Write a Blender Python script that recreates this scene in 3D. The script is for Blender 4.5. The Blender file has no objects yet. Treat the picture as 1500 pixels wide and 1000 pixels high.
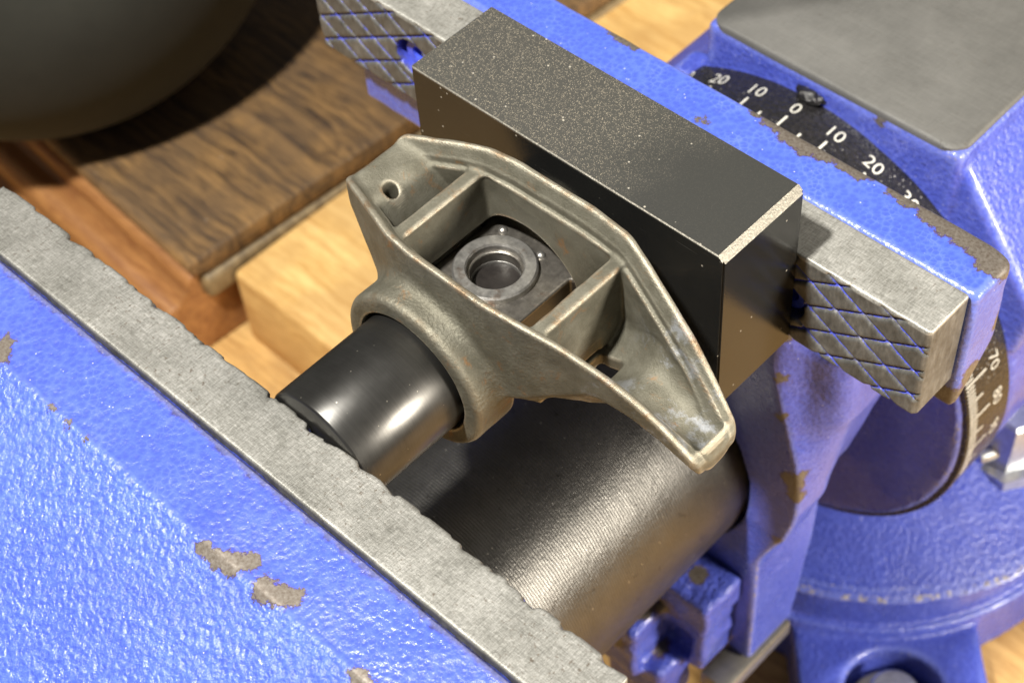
import bpy, bmesh, math, random
import numpy as np
from mathutils import Vector, Matrix

# ---------------------------------------------------------------- units
# everything below is written in small units of 0.45 mm; U turns them into metres
U = 0.00045
scene = bpy.context.scene
COL = scene.collection
random.seed(7)

# ---------------------------------------------------------------- camera
CAM = Vector((239.81, -322.52, 452.47))
RT = (0.7258782, 0.68523185, -0.05965018)      # image right
DN = (0.50661644, -0.59128954, -0.62746829)    # image down
FW = (-0.46523179, 0.42524579, -0.77635391)    # view direction
cd = bpy.data.cameras.new('camera')
cam = bpy.data.objects.new('camera', cd)
COL.objects.link(cam)
cam.matrix_world = Matrix(((RT[0], -DN[0], -FW[0], CAM.x * U),
                           (RT[1], -DN[1], -FW[1], CAM.y * U),
                           (RT[2], -DN[2], -FW[2], CAM.z * U),
                           (0, 0, 0, 1)))
cd.sensor_width = 36.0
cd.lens = 36.0 * 2524.36 / 1500.0
cd.clip_start = 0.01
cd.clip_end = 50.0
cd.dof.use_dof = True
cd.dof.focus_distance = 610 * U
cd.dof.aperture_fstop = 32.0
scene.camera = cam

# ---------------------------------------------------------------- world, lamps, exposure
world = bpy.data.worlds.new('World')
scene.world = world
world.use_nodes = True
bg = world.node_tree.nodes['Background']
bg.inputs['Color'].default_value = (1.0, 0.98, 0.94, 1)
bg.inputs['Strength'].default_value = 0.11


def lamp(name, target, direction, dist, size, power, color):
    ld = bpy.data.lights.new(name, 'AREA')
    ld.shape = 'DISK'
    ld.size = size * U
    ld.energy = power
    ld.color = color
    o = bpy.data.objects.new(name, ld)
    COL.objects.link(o)
    d = Vector(direction).normalized()
    o.location = (Vector(target) + d * dist) * U
    o.rotation_euler = d.to_track_quat('Z', 'Y').to_euler()
    return o


lamp('work_lamp', (-60, -40, -60), (-0.07, -0.40, 1.0), 1250, 80, 9.4, (1.0, 0.965, 0.90))
lamp('side_lamp', (-60, 0, -150), (0.90, 0.26, 0.27), 1500, 310, 9.2, (1.0, 0.92, 0.80))

scene.view_settings.view_transform = 'Standard'
scene.view_settings.look = 'None'
scene.view_settings.exposure = 0.0
scene.view_settings.gamma = 1.0
scene.view_settings.use_curve_mapping = False
scene.cycles.use_denoising = True
scene.cycles.max_bounces = 8


# ================================================================ node helpers
class NT:
    def __init__(self, name):
        self.m = bpy.data.materials.new(name)
        self.m.use_nodes = True
        self.t = self.m.node_tree
        self.b = self.t.nodes['Principled BSDF']
        g = self.t.nodes.new('ShaderNodeNewGeometry')
        self.geo = g
        v = self.t.nodes.new('ShaderNodeVectorMath')
        v.operation = 'SCALE'
        v.inputs['Scale'].default_value = 1.0 / U
        self.t.links.new(g.outputs['Position'], v.inputs[0])
        self.P = v.outputs[0]
        self._xyz = None

    def link(self, a, b):
        self.t.links.new(a, b)

    def _in(self, sock, v):
        if v is None:
            return
        if isinstance(v, bpy.types.NodeSocket):
            self.link(v, sock)
        elif isinstance(v, (tuple, list)):
            v = tuple(v)
            if sock.type == 'RGBA' and len(v) == 3:
                v = v + (1.0,)
            sock.default_value = v
        else:
            sock.default_value = v

    def xyz(self):
        if self._xyz is None:
            s = self.t.nodes.new('ShaderNodeSeparateXYZ')
            self.link(self.P, s.inputs[0])
            self._xyz = s.outputs
        return self._xyz

    def vec(self, op, a, b=None, out=0):
        n = self.t.nodes.new('ShaderNodeVectorMath')
        n.operation = op
        self._in(n.inputs[0], a)
        if b is not None:
            if op == 'SCALE':
                self._in(n.inputs['Scale'], b)
            else:
                self._in(n.inputs[1], b)
        return n.outputs['Value'] if op in ('DISTANCE', 'LENGTH', 'DOT_PRODUCT') else n.outputs[0]

    def math(self, op, a, b=None, c=None, clamp=False):
        n = self.t.nodes.new('ShaderNodeMath')
        n.operation = op
        n.use_clamp = clamp
        self._in(n.inputs[0], a)
        if b is not None:
            self._in(n.inputs[1], b)
        if c is not None:
            self._in(n.inputs[2], c)
        return n.outputs[0]

    def noise(self, scale, detail=4, rough=0.6, vec=None, dist=0.0, out='Fac'):
        n = self.t.nodes.new('ShaderNodeTexNoise')
        n.inputs['Scale'].default_value = scale
        n.inputs['Detail'].default_value = detail
        n.inputs['Roughness'].default_value = rough
        n.inputs['Distortion'].default_value = dist
        self.link(vec if vec is not None else self.P, n.inputs['Vector'])
        return n.outputs['Fac' if out == 'Fac' else 'Color']

    def voro(self, scale, feature='F1', vec=None, rnd=1.0, out='Distance'):
        n = self.t.nodes.new('ShaderNodeTexVoronoi')
        n.feature = feature
        n.inputs['Scale'].default_value = scale
        n.inputs['Randomness'].default_value = rnd
        self.link(vec if vec is not None else self.P, n.inputs['Vector'])
        return n.outputs[out]

    def stretch(self, s, rot=(0, 0, 0)):
        n = self.t.nodes.new('ShaderNodeMapping')
        n.inputs['Scale'].default_value = s
        n.inputs['Rotation'].default_value = rot
        self.link(self.P, n.inputs['Vector'])
        return n.outputs[0]

    def ramp(self, f, stops, interp='LINEAR'):
        n = self.t.nodes.new('ShaderNodeValToRGB')
        n.color_ramp.interpolation = interp
        e = n.color_ramp.elements
        while len(e) < len(stops):
            e.new(0.5)
        for k, (p, c) in enumerate(stops):
            e[k].position = p
            if not isinstance(c, (tuple, list)):
                c = (c, c, c)
            e[k].color = tuple(c) + (1.0,) if len(c) == 3 else c
        self.link(f, n.inputs[0])
        return n.outputs[0]

    def step(self, f, lo, hi):
        n = self.t.nodes.new('ShaderNodeMapRange')
        n.interpolation_type = 'SMOOTHSTEP'
        n.inputs['From Min'].default_value = lo
        n.inputs['From Max'].default_value = hi
        self.link(f, n.inputs['Value'])
        return n.outputs[0]

    def mix(self, f, a, b, mode='MIX'):
        n = self.t.nodes.new('ShaderNodeMix')
        n.data_type = 'RGBA'
        n.blend_type = mode
        self._in(n.inputs[0], f)
        self._in(n.inputs[6], a)
        self._in(n.inputs[7], b)
        return n.outputs[2]

    def lerp(self, f, a, b):
        n = self.t.nodes.new('ShaderNodeMix')
        n.data_type = 'FLOAT'
        self._in(n.inputs[0], f)
        self._in(n.inputs[2], a)
        self._in(n.inputs[3], b)
        return n.outputs[0]

    def bump(self, h, dist, strength=1.0, prev=None):
        n = self.t.nodes.new('ShaderNodeBump')
        n.inputs['Strength'].default_value = strength
        n.inputs['Distance'].default_value = dist * U
        self.link(h, n.inputs['Height'])
        if prev is not None:
            self.link(prev, n.inputs['Normal'])
        return n.outputs[0]

    def out(self, color=None, rough=None, metal=None, normal=None, **kw):
        b = self.b
        self._in(b.inputs['Base Color'], color)
        self._in(b.inputs['Roughness'], rough)
        self._in(b.inputs['Metallic'], metal)
        if normal is not None:
            self.link(normal, b.inputs['Normal'])
        for k, v in kw.items():
            self._in(b.inputs[k.replace('_', ' ')], v)
        return self.m


# ================================================================ materials
BLUE_A = (0.056, 0.080, 0.42)
BLUE_B = (0.076, 0.106, 0.49)


def blue_enamel(name, chips=(), hammer=0.55, bump=0.35, seam=None, rough=0.26, coarse=0.0, gain=1.0, wear_glint=False, cellmix=0.2, strip=None):
    """glossy hammered blue enamel; chips are (point, radius) places where it flaked to bare iron"""
    n = NT(name)
    v1 = n.voro(hammer)
    big = n.noise(0.035, 3)
    f = n.math('ADD', n.math('MULTIPLY', n.step(v1, 0.05, 0.85), 0.55), n.math('MULTIPLY', big, 0.6))
    col = n.ramp(f, [(0.1, (0.052, 0.068, 0.37)), (0.55, BLUE_A), (1.0, BLUE_B)])
    cellw = n.math('SUBTRACT', 1.0, n.step(n.voro(hammer, 'DISTANCE_TO_EDGE'), 0.02, 0.10))
    col = n.mix(n.math('MULTIPLY', n.math('MULTIPLY', cellw, n.step(n.noise(0.09, 3), 0.45, 0.68)), cellmix), col, (0.20, 0.22, 0.60))
    if gain != 1.0:
        col = n.mix(1.0, col, (gain * 0.92, gain * 1.10, gain), 'MULTIPLY')
    # greasy film and rubbed patches
    film = n.step(n.noise(0.014, 5, 0.65), 0.48, 0.66)
    col = n.mix(n.math('MULTIPLY', film, 0.16), col, (0.03, 0.032, 0.10))
    dust_glint = n.math('MULTIPLY', n.math('SUBTRACT', 1.0, n.step(n.voro(0.30), 0.05, 0.11)), n.step(n.noise(0.15, 2), 0.5, 0.6))
    col = n.mix(n.math('MULTIPLY', dust_glint, 0.7), col, (0.75, 0.74, 0.72))  # white dots painted in for the specular sparkle of the enamel
    # fine dirt pits in the paint
    pit = n.step(n.noise(0.9, 3, 0.6), 0.67, 0.74)
    pit = n.math('MULTIPLY', pit, n.step(n.noise(0.06, 2), 0.42, 0.6))
    col = n.mix(n.math('MULTIPLY', pit, 0.55), col, (0.03, 0.028, 0.05))
    h = n.math('ADD', n.math('MULTIPLY', v1, 0.55), n.math('MULTIPLY', n.noise(0.5, 4, 0.65), 0.9))
    if strip is not None:
        flat = n.step(n.math('ADD', n.xyz()[1], n.math('MULTIPLY', n.noise(0.08, 2), 3.0)), strip - 1.0, strip + 2.5)
        calm = n.lerp(flat, 1.0, 0.16)
        h = n.math('MULTIPLY', h, n.lerp(flat, 1.0, 0.45))
        col = n.mix(flat, col, n.mix(1.0, col, (0.76, 0.72, 0.86), 'MULTIPLY'))
    else:
        calm = 1.0
    if coarse:
        h = n.math('ADD', h, n.math('MULTIPLY', n.math('MULTIPLY', calm, coarse), n.noise(0.33, 3, 0.5, vec=n.stretch((1.0, 0.7, 0.8)))))
    r = n.lerp(n.math('ADD', n.math('MULTIPLY', n.noise(0.25, 3), 0.5), n.math('MULTIPLY', n.step(n.noise(0.02, 4), 0.4, 0.65), 0.5)), rough - 0.08, rough + 0.22)
    metal = None
    if seam is not None:
        # rusty grime packed along the joint with the steel insert
        yy = n.xyz()[1]
        dd = n.math('ABSOLUTE', n.math('SUBTRACT', yy, seam))
        g = n.math('SUBTRACT', 1.0, n.step(n.math('ADD', dd, n.math('MULTIPLY', n.noise(0.16, 5, 0.7), 9.0)), 4.6, 7.4))
        col = n.mix(n.math('MULTIPLY', g, 0.9), col, n.ramp(n.noise(0.9, 3), [(0.35, (0.02, 0.016, 0.018)), (0.6, (0.06, 0.045, 0.06)), (0.75, (0.30, 0.28, 0.30))]))
    if wear_glint:
        an = n.t.nodes.new('ShaderNodeAttribute')
        an.attribute_name = 'convex'
        wr = n.math('MULTIPLY', n.step(an.outputs['Fac'], 0.17, 0.26), n.step(n.noise(0.22, 5, 0.7), 0.50, 0.60))
        col = n.mix(n.math('MULTIPLY', n.step(an.outputs['Fac'], 0.06, 0.16), 0.25), col, (0.22, 0.27, 0.62))  # ridge highlight painted as a paler blue along convex edges
        col = n.mix(wr, col, (0.30, 0.27, 0.24))
    if chips:
        m = None
        wob = n.vec('SCALE', n.vec('SUBTRACT', n.noise(0.20, 6, 0.8, out='Color'), (0.5, 0.5, 0.5)), 13.0)
        q = n.vec('ADD', n.P, wob)
        for (p, rad) in chips:
            d = n.math('DIVIDE', n.vec('DISTANCE', q, p), rad)
            m = d if m is None else n.math('MINIMUM', m, d)
        bare = n.math('SUBTRACT', 1.0, n.step(m, 0.97, 1.03))
        rim = n.math('SUBTRACT', 1.0, n.step(m, 1.0, 1.16))
        iron = n.ramp(n.noise(0.8, 5, 0.7), [(0.3, (0.075, 0.055, 0.040)), (0.6, (0.16, 0.14, 0.118)), (0.85, (0.25, 0.23, 0.205))])
        col = n.mix(rim, col, (0.07, 0.028, 0.03))
        col = n.mix(bare, col, iron)
        r = n.lerp(bare, r, 0.5)
        metal = n.math('MULTIPLY', bare, 0.35)
        h = n.math('ADD', n.math('MULTIPLY', h, n.lerp(bare, 1.0, 0.12)), n.math('MULTIPLY', n.math('SUBTRACT', 1.0, bare), 1.2))
    nm = n.bump(h, bump * 2.0, 0.55)
    return n.out(col, r, metal if metal is not None else 0.0, nm, Coat_Weight=0.35, Coat_Roughness=0.12)


def ground_steel(name, dark=(0.20, 0.19, 0.17), light=(0.52, 0.50, 0.46), rough=0.42, ang=0.0, pits=0.5, metal=0.75):
    n = NT(name)
    lines = n.noise(0.5, 5, 0.7, vec=n.stretch((0.10, 2.2, 1.0), (0, 0, ang)))
    lines2 = n.noise(0.5, 4, 0.7, vec=n.stretch((2.4, 0.2, 1.0), (0, 0, ang)))
    big = n.noise(0.03, 4, 0.6)
    f = n.math('ADD', n.math('MULTIPLY', lines, 0.30), n.math('ADD', n.math('MULTIPLY', lines2, 0.22), n.math('MULTIPLY', big, 0.5)))
    col = n.ramp(f, [(0.34, dark), (0.52, tuple(0.5 * (a + b) for a, b in zip(dark, light))), (0.70, light)])
    pit = n.math('MULTIPLY', n.step(n.noise(0.55, 4, 0.65), 0.60, 0.70), n.step(n.noise(0.028, 2), 0.45, 0.62))
    col = n.mix(n.math('MULTIPLY', pit, pits), col, (0.085, 0.06, 0.04))
    r = n.lerp(n.noise(0.2, 4), rough - 0.1, rough + 0.15)
    nm = n.bump(n.math('ADD', n.math('ADD', lines, lines2), n.math('MULTIPLY', pit, -1.2)), 0.30, 0.45)
    return n.out(col, r, metal, nm)


def serrated_steel(name, face_y, sign, gain=1.0):
    """bright steel jaw insert whose file-cut grooves still hold blue paint"""
    n = NT(name)
    x, y, z = n.xyz()
    base = n.noise(0.35, 5, 0.7, vec=n.stretch((1, 1, 0.4), (0, 0.5, 0)))
    big = n.noise(0.045, 3)
    f = n.math('ADD', n.math('MULTIPLY', base, 0.65), n.math('MULTIPLY', big, 0.4))
    face = n.ramp(f, [(0.35, (0.05, 0.049, 0.045)), (0.55, (0.115, 0.113, 0.105)), (0.75, (0.22, 0.215, 0.20))])
    lines = n.noise(0.9, 5, 0.75, vec=n.stretch((2.6, 0.30, 1.0), (0, 0, 0.12)))
    lin2 = n.noise(0.9, 5, 0.75, vec=n.stretch((0.22, 2.4, 1.0), (0, 0, -0.1)))
    tf = n.math('ADD', n.math('MULTIPLY', lines, 0.34), n.math('ADD', n.math('MULTIPLY', lin2, 0.30), n.math('ADD', n.math('MULTIPLY', n.noise(0.05, 4), 0.22), n.math('MULTIPLY', n.noise(1.2, 3, 0.7), 0.14))))
    top = n.ramp(tf, [(0.40, (0.15, 0.146, 0.128)), (0.5, (0.275, 0.27, 0.245)), (0.61, (0.45, 0.44, 0.41))])
    pit = n.math('MULTIPLY', n.step(n.noise(0.5, 4, 0.7), 0.58, 0.68), n.step(n.noise(0.025, 2), 0.40, 0.6))
    top = n.mix(n.math('MULTIPLY', pit, 0.75), top, (0.10, 0.07, 0.045))
    istop = n.step(z, -38.6, -37.6)
    top = n.mix(1.0, top, (gain, gain, gain), 'MULTIPLY')
    col = n.mix(istop, face, top)
    dep = n.math('MULTIPLY', n.math('SUBTRACT', y, face_y), sign)      # depth below the face
    wob = n.math('MULTIPLY', n.math('SUBTRACT', n.noise(0.4, 3), 0.5), 1.4)
    paint = n.math('MULTIPLY', n.step(n.math('ADD', dep, wob), 0.6, 1.05), n.math('SUBTRACT', 1.0, n.step(dep, 6.0, 7.0)))
    paint = n.math('MULTIPLY', paint, n.math('SUBTRACT', 1.0, n.step(z, -40.5, -38.5)))
    inner = n.math('LESS_THAN', n.math('ABSOLUTE', n.math('ADD', x, 108.25)), 165.8)
    paint = n.math('MULTIPLY', paint, n.math('MULTIPLY', inner, n.lerp(n.step(n.noise(0.10, 3), 0.36, 0.50), 0.25, 1.0)))
    col = n.mix(n.math('MULTIPLY', paint, 0.92), col, (0.055, 0.075, 0.48))
    r = n.lerp(paint, n.lerp(base, 0.42, 0.6), 0.25)
    nm = n.bump(n.math('ADD', base, n.math('MULTIPLY', lines, 0.6)), 0.5, 0.5)
    return n.out(col, r, n.math('MULTIPLY', n.math('SUBTRACT', 1.0, paint), n.lerp(istop, 0.35, 0.65)), nm)


def cast_steel(name):
    n = NT(name)
    an = n.t.nodes.new('ShaderNodeAttribute')
    an.attribute_name = 'convex'
    pt = an.outputs['Fac']
    grain = n.noise(1.3, 4, 0.65)
    mid = n.noise(0.10, 4, 0.6)
    f = n.math('ADD', n.math('MULTIPLY', grain, 0.30), n.math('MULTIPLY', mid, 0.70))
    col = n.ramp(f, [(0.30, (0.088, 0.082, 0.060)), (0.5, (0.135, 0.127, 0.096)), (0.72, (0.19, 0.181, 0.143))])
    x, y, z = n.xyz()
    # bluish bare zinc smear on the arm
    bl = n.math('MULTIPLY', n.step(n.noise(0.07, 5, 0.7), 0.5, 0.62), n.step(x, -25, 0))
    col = n.mix(n.math('MULTIPLY', bl, 0.5), col, (0.34, 0.36, 0.40))
    # rust bloom
    rust = n.math('MULTIPLY', n.step(n.noise(0.12, 6, 0.72, dist=0.6), 0.56, 0.70), n.step(n.noise(0.03, 2), 0.42, 0.6))
    col = n.mix(n.math('MULTIPLY', rust, 0.65), col, (0.24, 0.115, 0.035))
    yel = n.step(n.noise(0.6, 4, 0.7), 0.66, 0.74)
    col = n.mix(n.math('MULTIPLY', yel, 0.4), col, (0.36, 0.23, 0.06))
    edge = n.step(pt, 0.06, 0.20)
    worn = n.math('MULTIPLY', edge, n.lerp(n.noise(0.25, 3), 0.45, 1.0))
    col = n.mix(n.math('MULTIPLY', worn, 0.75), col, n.ramp(n.noise(0.09, 4, 0.7), [(0.50, (0.42, 0.38, 0.295)), (0.64, (0.30, 0.185, 0.095))]))
    rough = n.lerp(worn, n.lerp(mid, 0.52, 0.66), 0.36)
    # coarse sand-cast skin on the boss
    boss = n.math('MULTIPLY', n.math('SUBTRACT', 1.0, n.step(y, -70, -62)), n.step(n.noise(0.05, 2), 0.35, 0.55))
    h = n.math('ADD', n.math('MULTIPLY', grain, 0.5), n.math('MULTIPLY', n.math('MULTIPLY', n.voro(0.7), boss), 0.7))
    h = n.math('ADD', h, n.math('ADD', n.math('MULTIPLY', n.noise(0.35, 4, 0.6), 0.5), n.math('MULTIPLY', n.noise(2.6, 3, 0.7), 0.35)))
    nm = n.bump(h, 0.6, 0.55)
    return n.out(col, rough, 0.65, nm)


def black_block(name):
    n = NT(name)
    x, y, z = n.xyz()
    big = n.noise(0.02, 3)
    col = n.ramp(n.math('ADD', n.math('MULTIPLY', n.noise(0.8, 4, 0.7), 0.4), n.math('MULTIPLY', big, 0.5)),
                 [(0.3, (0.006, 0.006, 0.006)), (0.7, (0.013, 0.013, 0.012))])
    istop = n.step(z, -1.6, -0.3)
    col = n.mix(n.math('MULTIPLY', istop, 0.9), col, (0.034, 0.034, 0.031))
    dust_glint = n.math('MULTIPLY', n.math('SUBTRACT', 1.0, n.step(n.voro(1.9), 0.18, 0.36)), n.step(n.noise(0.6, 3), 0.34, 0.55))
    left = n.math('SUBTRACT', 1.0, n.step(n.math('ADD', x, n.math('MULTIPLY', n.noise(0.03, 3), 60)), -50, 0))
    sp = n.math('MULTIPLY', n.math('MULTIPLY', dust_glint, istop), n.lerp(left, 0.05, 1.0))
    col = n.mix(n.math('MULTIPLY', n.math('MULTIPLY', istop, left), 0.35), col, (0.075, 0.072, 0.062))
    col = n.mix(n.math('MULTIPLY', sp, 0.75), col, (0.36, 0.31, 0.23))
    scr = n.math('MULTIPLY', n.step(n.noise(0.5, 4, 0.8, vec=n.stretch((0.06, 3.0, 3.0), (0, 0, 0.35))), 0.66, 0.72), 0.35)
    col = n.mix(scr, col, (0.11, 0.105, 0.095))
    lint = n.math('SUBTRACT', 1.0, n.step(n.voro(0.16), 0.04, 0.09))
    col = n.mix(n.math('MULTIPLY', lint, 0.6), col, (0.5, 0.46, 0.38))
    r = n.lerp(istop, n.lerp(n.noise(0.06, 4), 0.10, 0.22), 0.40)
    nm = n.bump(n.math('ADD', n.noise(1.2, 3), n.math('MULTIPLY', n.math('MULTIPLY', n.voro(1.15), istop), 1.0)), 0.10, 0.5)
    return n.out(col, r, 0.0, nm, Specular_IOR_Level=0.25)


def turned_black(name, base=(0.058, 0.0565, 0.053), rough=0.29, pitch=2.2, h=0.03, spot=0.0, metal=0.85):
    """blackened turned steel, fine rings around the Y axis"""
    n = NT(name)
    x, y, z = n.xyz()
    w = n.noise(1.0, 4, 0.7, vec=n.stretch((0.05, pitch, 0.05)))
    big = n.noise(0.05, 4)
    f = n.math('ADD', n.math('MULTIPLY', w, 0.4), n.math('MULTIPLY', big, 0.6))
    col = n.ramp(f, [(0.3, tuple(0.8 * c for c in base)), (0.75, tuple(1.5 * c for c in base))])
    lint = n.math('SUBTRACT', 1.0, n.step(n.voro(0.22), 0.04, 0.08))
    col = n.mix(n.math('MULTIPLY', lint, 0.5), col, (0.5, 0.46, 0.38))
    r = n.lerp(big, rough - 0.05, rough + 0.1)
    tg = n.t.nodes.new('ShaderNodeTangent')
    tg.direction_type = 'RADIAL'
    tg.axis = 'Y'
    return n.out(col, r, metal, n.bump(w, h, 0.6), Anisotropic=0.15, Anisotropic_Rotation=0.25, Tangent=tg.outputs[0])


def slide_steel(name):
    n = NT(name)
    x, y, z = n.xyz()
    wob = n.math('MULTIPLY', n.noise(0.05, 3), 3.0)
    rings = n.math('SINE', n.math('MULTIPLY', n.math('ADD', y, wob), 2 * math.pi / 1.45))
    brk = n.noise(0.6, 4, 0.7)
    rr = n.math('MULTIPLY', n.math('MULTIPLY', rings, n.step(brk, 0.12, 0.45)), n.lerp(n.noise(0.35, 3, 0.6, vec=n.stretch((0.10, 1.0, 0.10))), 0.1, 1.5))
    big = n.noise(0.03, 4)
    col = n.ramp(n.math('ADD', n.math('MULTIPLY', brk, 0.4), n.math('MULTIPLY', big, 0.6)),
                 [(0.3, (0.075, 0.073, 0.068)), (0.7, (0.145, 0.140, 0.13))])
    col = n.mix(n.math('MULTIPLY', n.step(rr, -0.2, 0.9), 0.22), col, (0.24, 0.232, 0.215))
    dirt = n.math('MULTIPLY', n.step(n.noise(0.20, 6, 0.8), 0.60, 0.66), 0.8)
    col = n.mix(dirt, col, (0.035, 0.032, 0.03))
    fleck = n.math('SUBTRACT', 1.0, n.step(n.voro(0.15), 0.03, 0.065))
    col = n.mix(n.math('MULTIPLY', fleck, 0.8), col, (0.62, 0.58, 0.5))
    r = n.lerp(n.noise(0.09, 5, 0.7), 0.26, 0.50)
    nm = n.bump(n.math('ADD', n.math('MULTIPLY', rr, 0.30), brk), 0.34, 0.6)
    tg = n.t.nodes.new('ShaderNodeTangent')
    tg.direction_type = 'RADIAL'
    tg.axis = 'Y'
    return n.out(col, r, 0.92, nm, Anisotropic=0.5, Anisotropic_Rotation=0.25, Tangent=tg.outputs[0])


def bearing_steel(name, base=(0.34, 0.33, 0.31), rough=0.28, shade_x=None):
    n = NT(name)
    a = n.noise(0.35, 5, 0.7)
    col = n.ramp(a, [(0.3, tuple(0.6 * c for c in base)), (0.7, base)])
    col = n.mix(n.math('MULTIPLY', n.step(n.noise(0.12, 4), 0.58, 0.7), 0.5), col, (0.16, 0.09, 0.05))
    metal = 0.9
    if shade_x is not None:
        # sawn flanks blackened in colour to stand for the shade in the gap
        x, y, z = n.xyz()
        gap_shade = n.math('MULTIPLY', n.step(n.math('ABSOLUTE', n.math('SUBTRACT', x, shade_x)), 21.4, 21.8), n.math('SUBTRACT', 1.0, n.step(z, -40.2, -39.2)))
        col = n.mix(gap_shade, col, (0.010, 0.009, 0.008))
        metal = n.math('MULTIPLY', n.math('SUBTRACT', 1.0, gap_shade), 0.9)
    return n.out(col, n.lerp(a, rough - 0.06, rough + 0.14), metal, n.bump(a, 0.25, 0.4))


def bare_edge(name, col=(0.62, 0.58, 0.48)):
    n = NT(name)
    a = n.noise(1.1, 4, 0.7)
    return n.out(n.ramp(a, [(0.3, tuple(0.6 * c for c in col)), (0.65, col)]), 0.42, 0.7, n.bump(a, 0.35, 0.5))


def wood(name, dark, light, scale=0.10, rot=0.0, stretch=(9.0, 0.55, 3.0), stain=None, stain_amt=0.0, rough=0.6, rings=0.6, spread=0.14):
    n = NT(name)
    v = n.stretch(stretch, (0, 0, rot))
    warp = n.vec('SCALE', n.vec('SUBTRACT', n.noise(0.012, 2, out='Color'), (0.5, 0.5, 0.5)), 120.0)
    v2 = n.vec('ADD', v, warp)
    g = n.noise(scale * 0.22, 6, 0.62, vec=v2, dist=0.5)
    fine = n.noise(scale * 1.6, 4, 0.7, vec=v)
    f = n.math('ADD', n.math('MULTIPLY', g, rings), n.math('MULTIPLY', fine, 1.0 - rings))
    col = n.ramp(f, [(0.50 - spread, dark), (0.50, tuple(0.45 * a + 0.55 * b for a, b in zip(dark, light))), (0.50 + spread * 0.85, light)])
    if stain is not None:
        s = n.step(n.noise(0.018, 4, 0.6), 0.36, 0.60)
        col = n.mix(n.math('MULTIPLY', s, stain_amt), col, stain)
    speck = n.math('SUBTRACT', 1.0, n.step(n.voro(0.06), 0.02, 0.05))
    col = n.mix(n.math('MULTIPLY', speck, 0.5), col, (0.6, 0.57, 0.5))
    return n.out(col, n.lerp(fine, rough - 0.1, rough + 0.15), 0.0, n.bump(f, 1.2, 0.5))


def plain(name, col, rough, metal=0.0, var=0.25, bump=0.2, sc=0.3):
    n = NT(name)
    a = n.noise(sc, 4, 0.65)
    c = n.ramp(a, [(0.3, tuple(k * (1 - var) for k in col)), (0.7, tuple(min(1, k * (1 + var)) for k in col))])
    return n.out(c, rough, metal, n.bump(a, bump, 0.4))


def band_black(name):
    n = NT(name)
    a = n.noise(0.4, 4)
    wet = n.noise(0.25, 4, 0.7)
    sp = n.math('MULTIPLY', n.math('SUBTRACT', 1.0, n.step(n.voro(0.42), 0.10, 0.20)), n.step(n.noise(0.03, 2), 0.45, 0.6))
    c = n.ramp(a, [(0.3, (0.008, 0.008, 0.009)), (0.7, (0.022, 0.020, 0.020))])
    c = n.mix(n.math('MULTIPLY', sp, 0.7), c, (0.55, 0.53, 0.5))
    return n.out(c, n.lerp(wet, 0.12, 0.4), 0.0, n.bump(n.math('ADD', wet, n.voro(0.5)), 0.8, 0.5))


# ================================================================ mesh helpers
def link_mesh(name, me, mats, parent=None, smooth=True):
    if not isinstance(mats, (list, tuple)):
        mats = [mats]
    for m in mats:
        me.materials.append(m)
    if smooth:
        me.polygons.foreach_set('use_smooth', [True] * len(me.polygons))
    o = bpy.data.objects.new(name, me)
    COL.objects.link(o)
    if parent is not None:
        o.parent = parent
        o.matrix_parent_inverse = parent_inv(parent)
    return o


INV = {}


def parent_inv(p):
    return INV.get(p.name, Matrix.Identity(4))


def root(name, loc, label, cat, group=None):
    o = bpy.data.objects.new(name, None)
    o.empty_display_size = 0.01
    COL.objects.link(o)
    o.location = Vector(loc) * U
    INV[o.name] = Matrix.Translation(-Vector(loc) * U)
    tag(o, label, cat, group)
    return o


def tag(o, label=None, cat=None, group=None, kind=None):
    if label:
        o['label'] = label
    if cat:
        o['category'] = cat
    if group:
        o['group'] = group
    if kind:
        o['kind'] = kind
    return o


def from_bm(name, bm, mats, parent=None, smooth=True, sharp=35):
    for v in bm.verts:
        v.co *= U
    me = bpy.data.meshes.new(name)
    bmesh.ops.recalc_face_normals(bm, faces=bm.faces[:])
    bm.to_mesh(me)
    bm.free()
    o = link_mesh(name, me, mats, parent, smooth)
    if smooth and sharp:
        try:
            me.set_sharp_from_angle(angle=math.radians(sharp))
        except Exception:
            pass
    return o


def bm_box(x0, x1, y0, y1, z0, z1, bevel=0.0, seg=2, bm=None):
    bm2 = bmesh.new()
    bmesh.ops.create_cube(bm2, size=1.0)
    for v in bm2.verts:
        v.co = Vector(((x0 + x1) / 2 + v.co.x * (x1 - x0), (y0 + y1) / 2 + v.co.y * (y1 - y0), (z0 + z1) / 2 + v.co.z * (z1 - z0)))
    if bevel:
        bmesh.ops.bevel(bm2, geom=bm2.edges[:], offset=bevel, segments=seg, affect='EDGES', profile=0.5)
    return bm2


def bm_lathe(profile, axis='Z', centre=(0, 0, 0), seg=96, close=False):
    """profile = [(radius, along)] revolved round an axis; ends are capped where the radius is not 0"""
    bm = bmesh.new()
    rings = []
    for r, a in profile:
        ring = []
        for k in range(seg):
            t = 2 * math.pi * k / seg
            c, s = r * math.cos(t), r * math.sin(t)
            co = (c, s, a) if axis == 'Z' else (c, a, s)
            ring.append(bm.verts.new((co[0] + centre[0], co[1] + centre[1], co[2] + centre[2])))
        rings.append(ring)
    n = len(rings)
    for i in range(n if close else n - 1):
        A, B = rings[i], rings[(i + 1) % n]
        for k in range(seg):
            k2 = (k + 1) % seg
            bm.faces.new((A[k], A[k2], B[k2], B[k]))
    if not close:
        for ring in (rings[0], rings[-1]):
            bm.faces.new(ring)
    return bm


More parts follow.
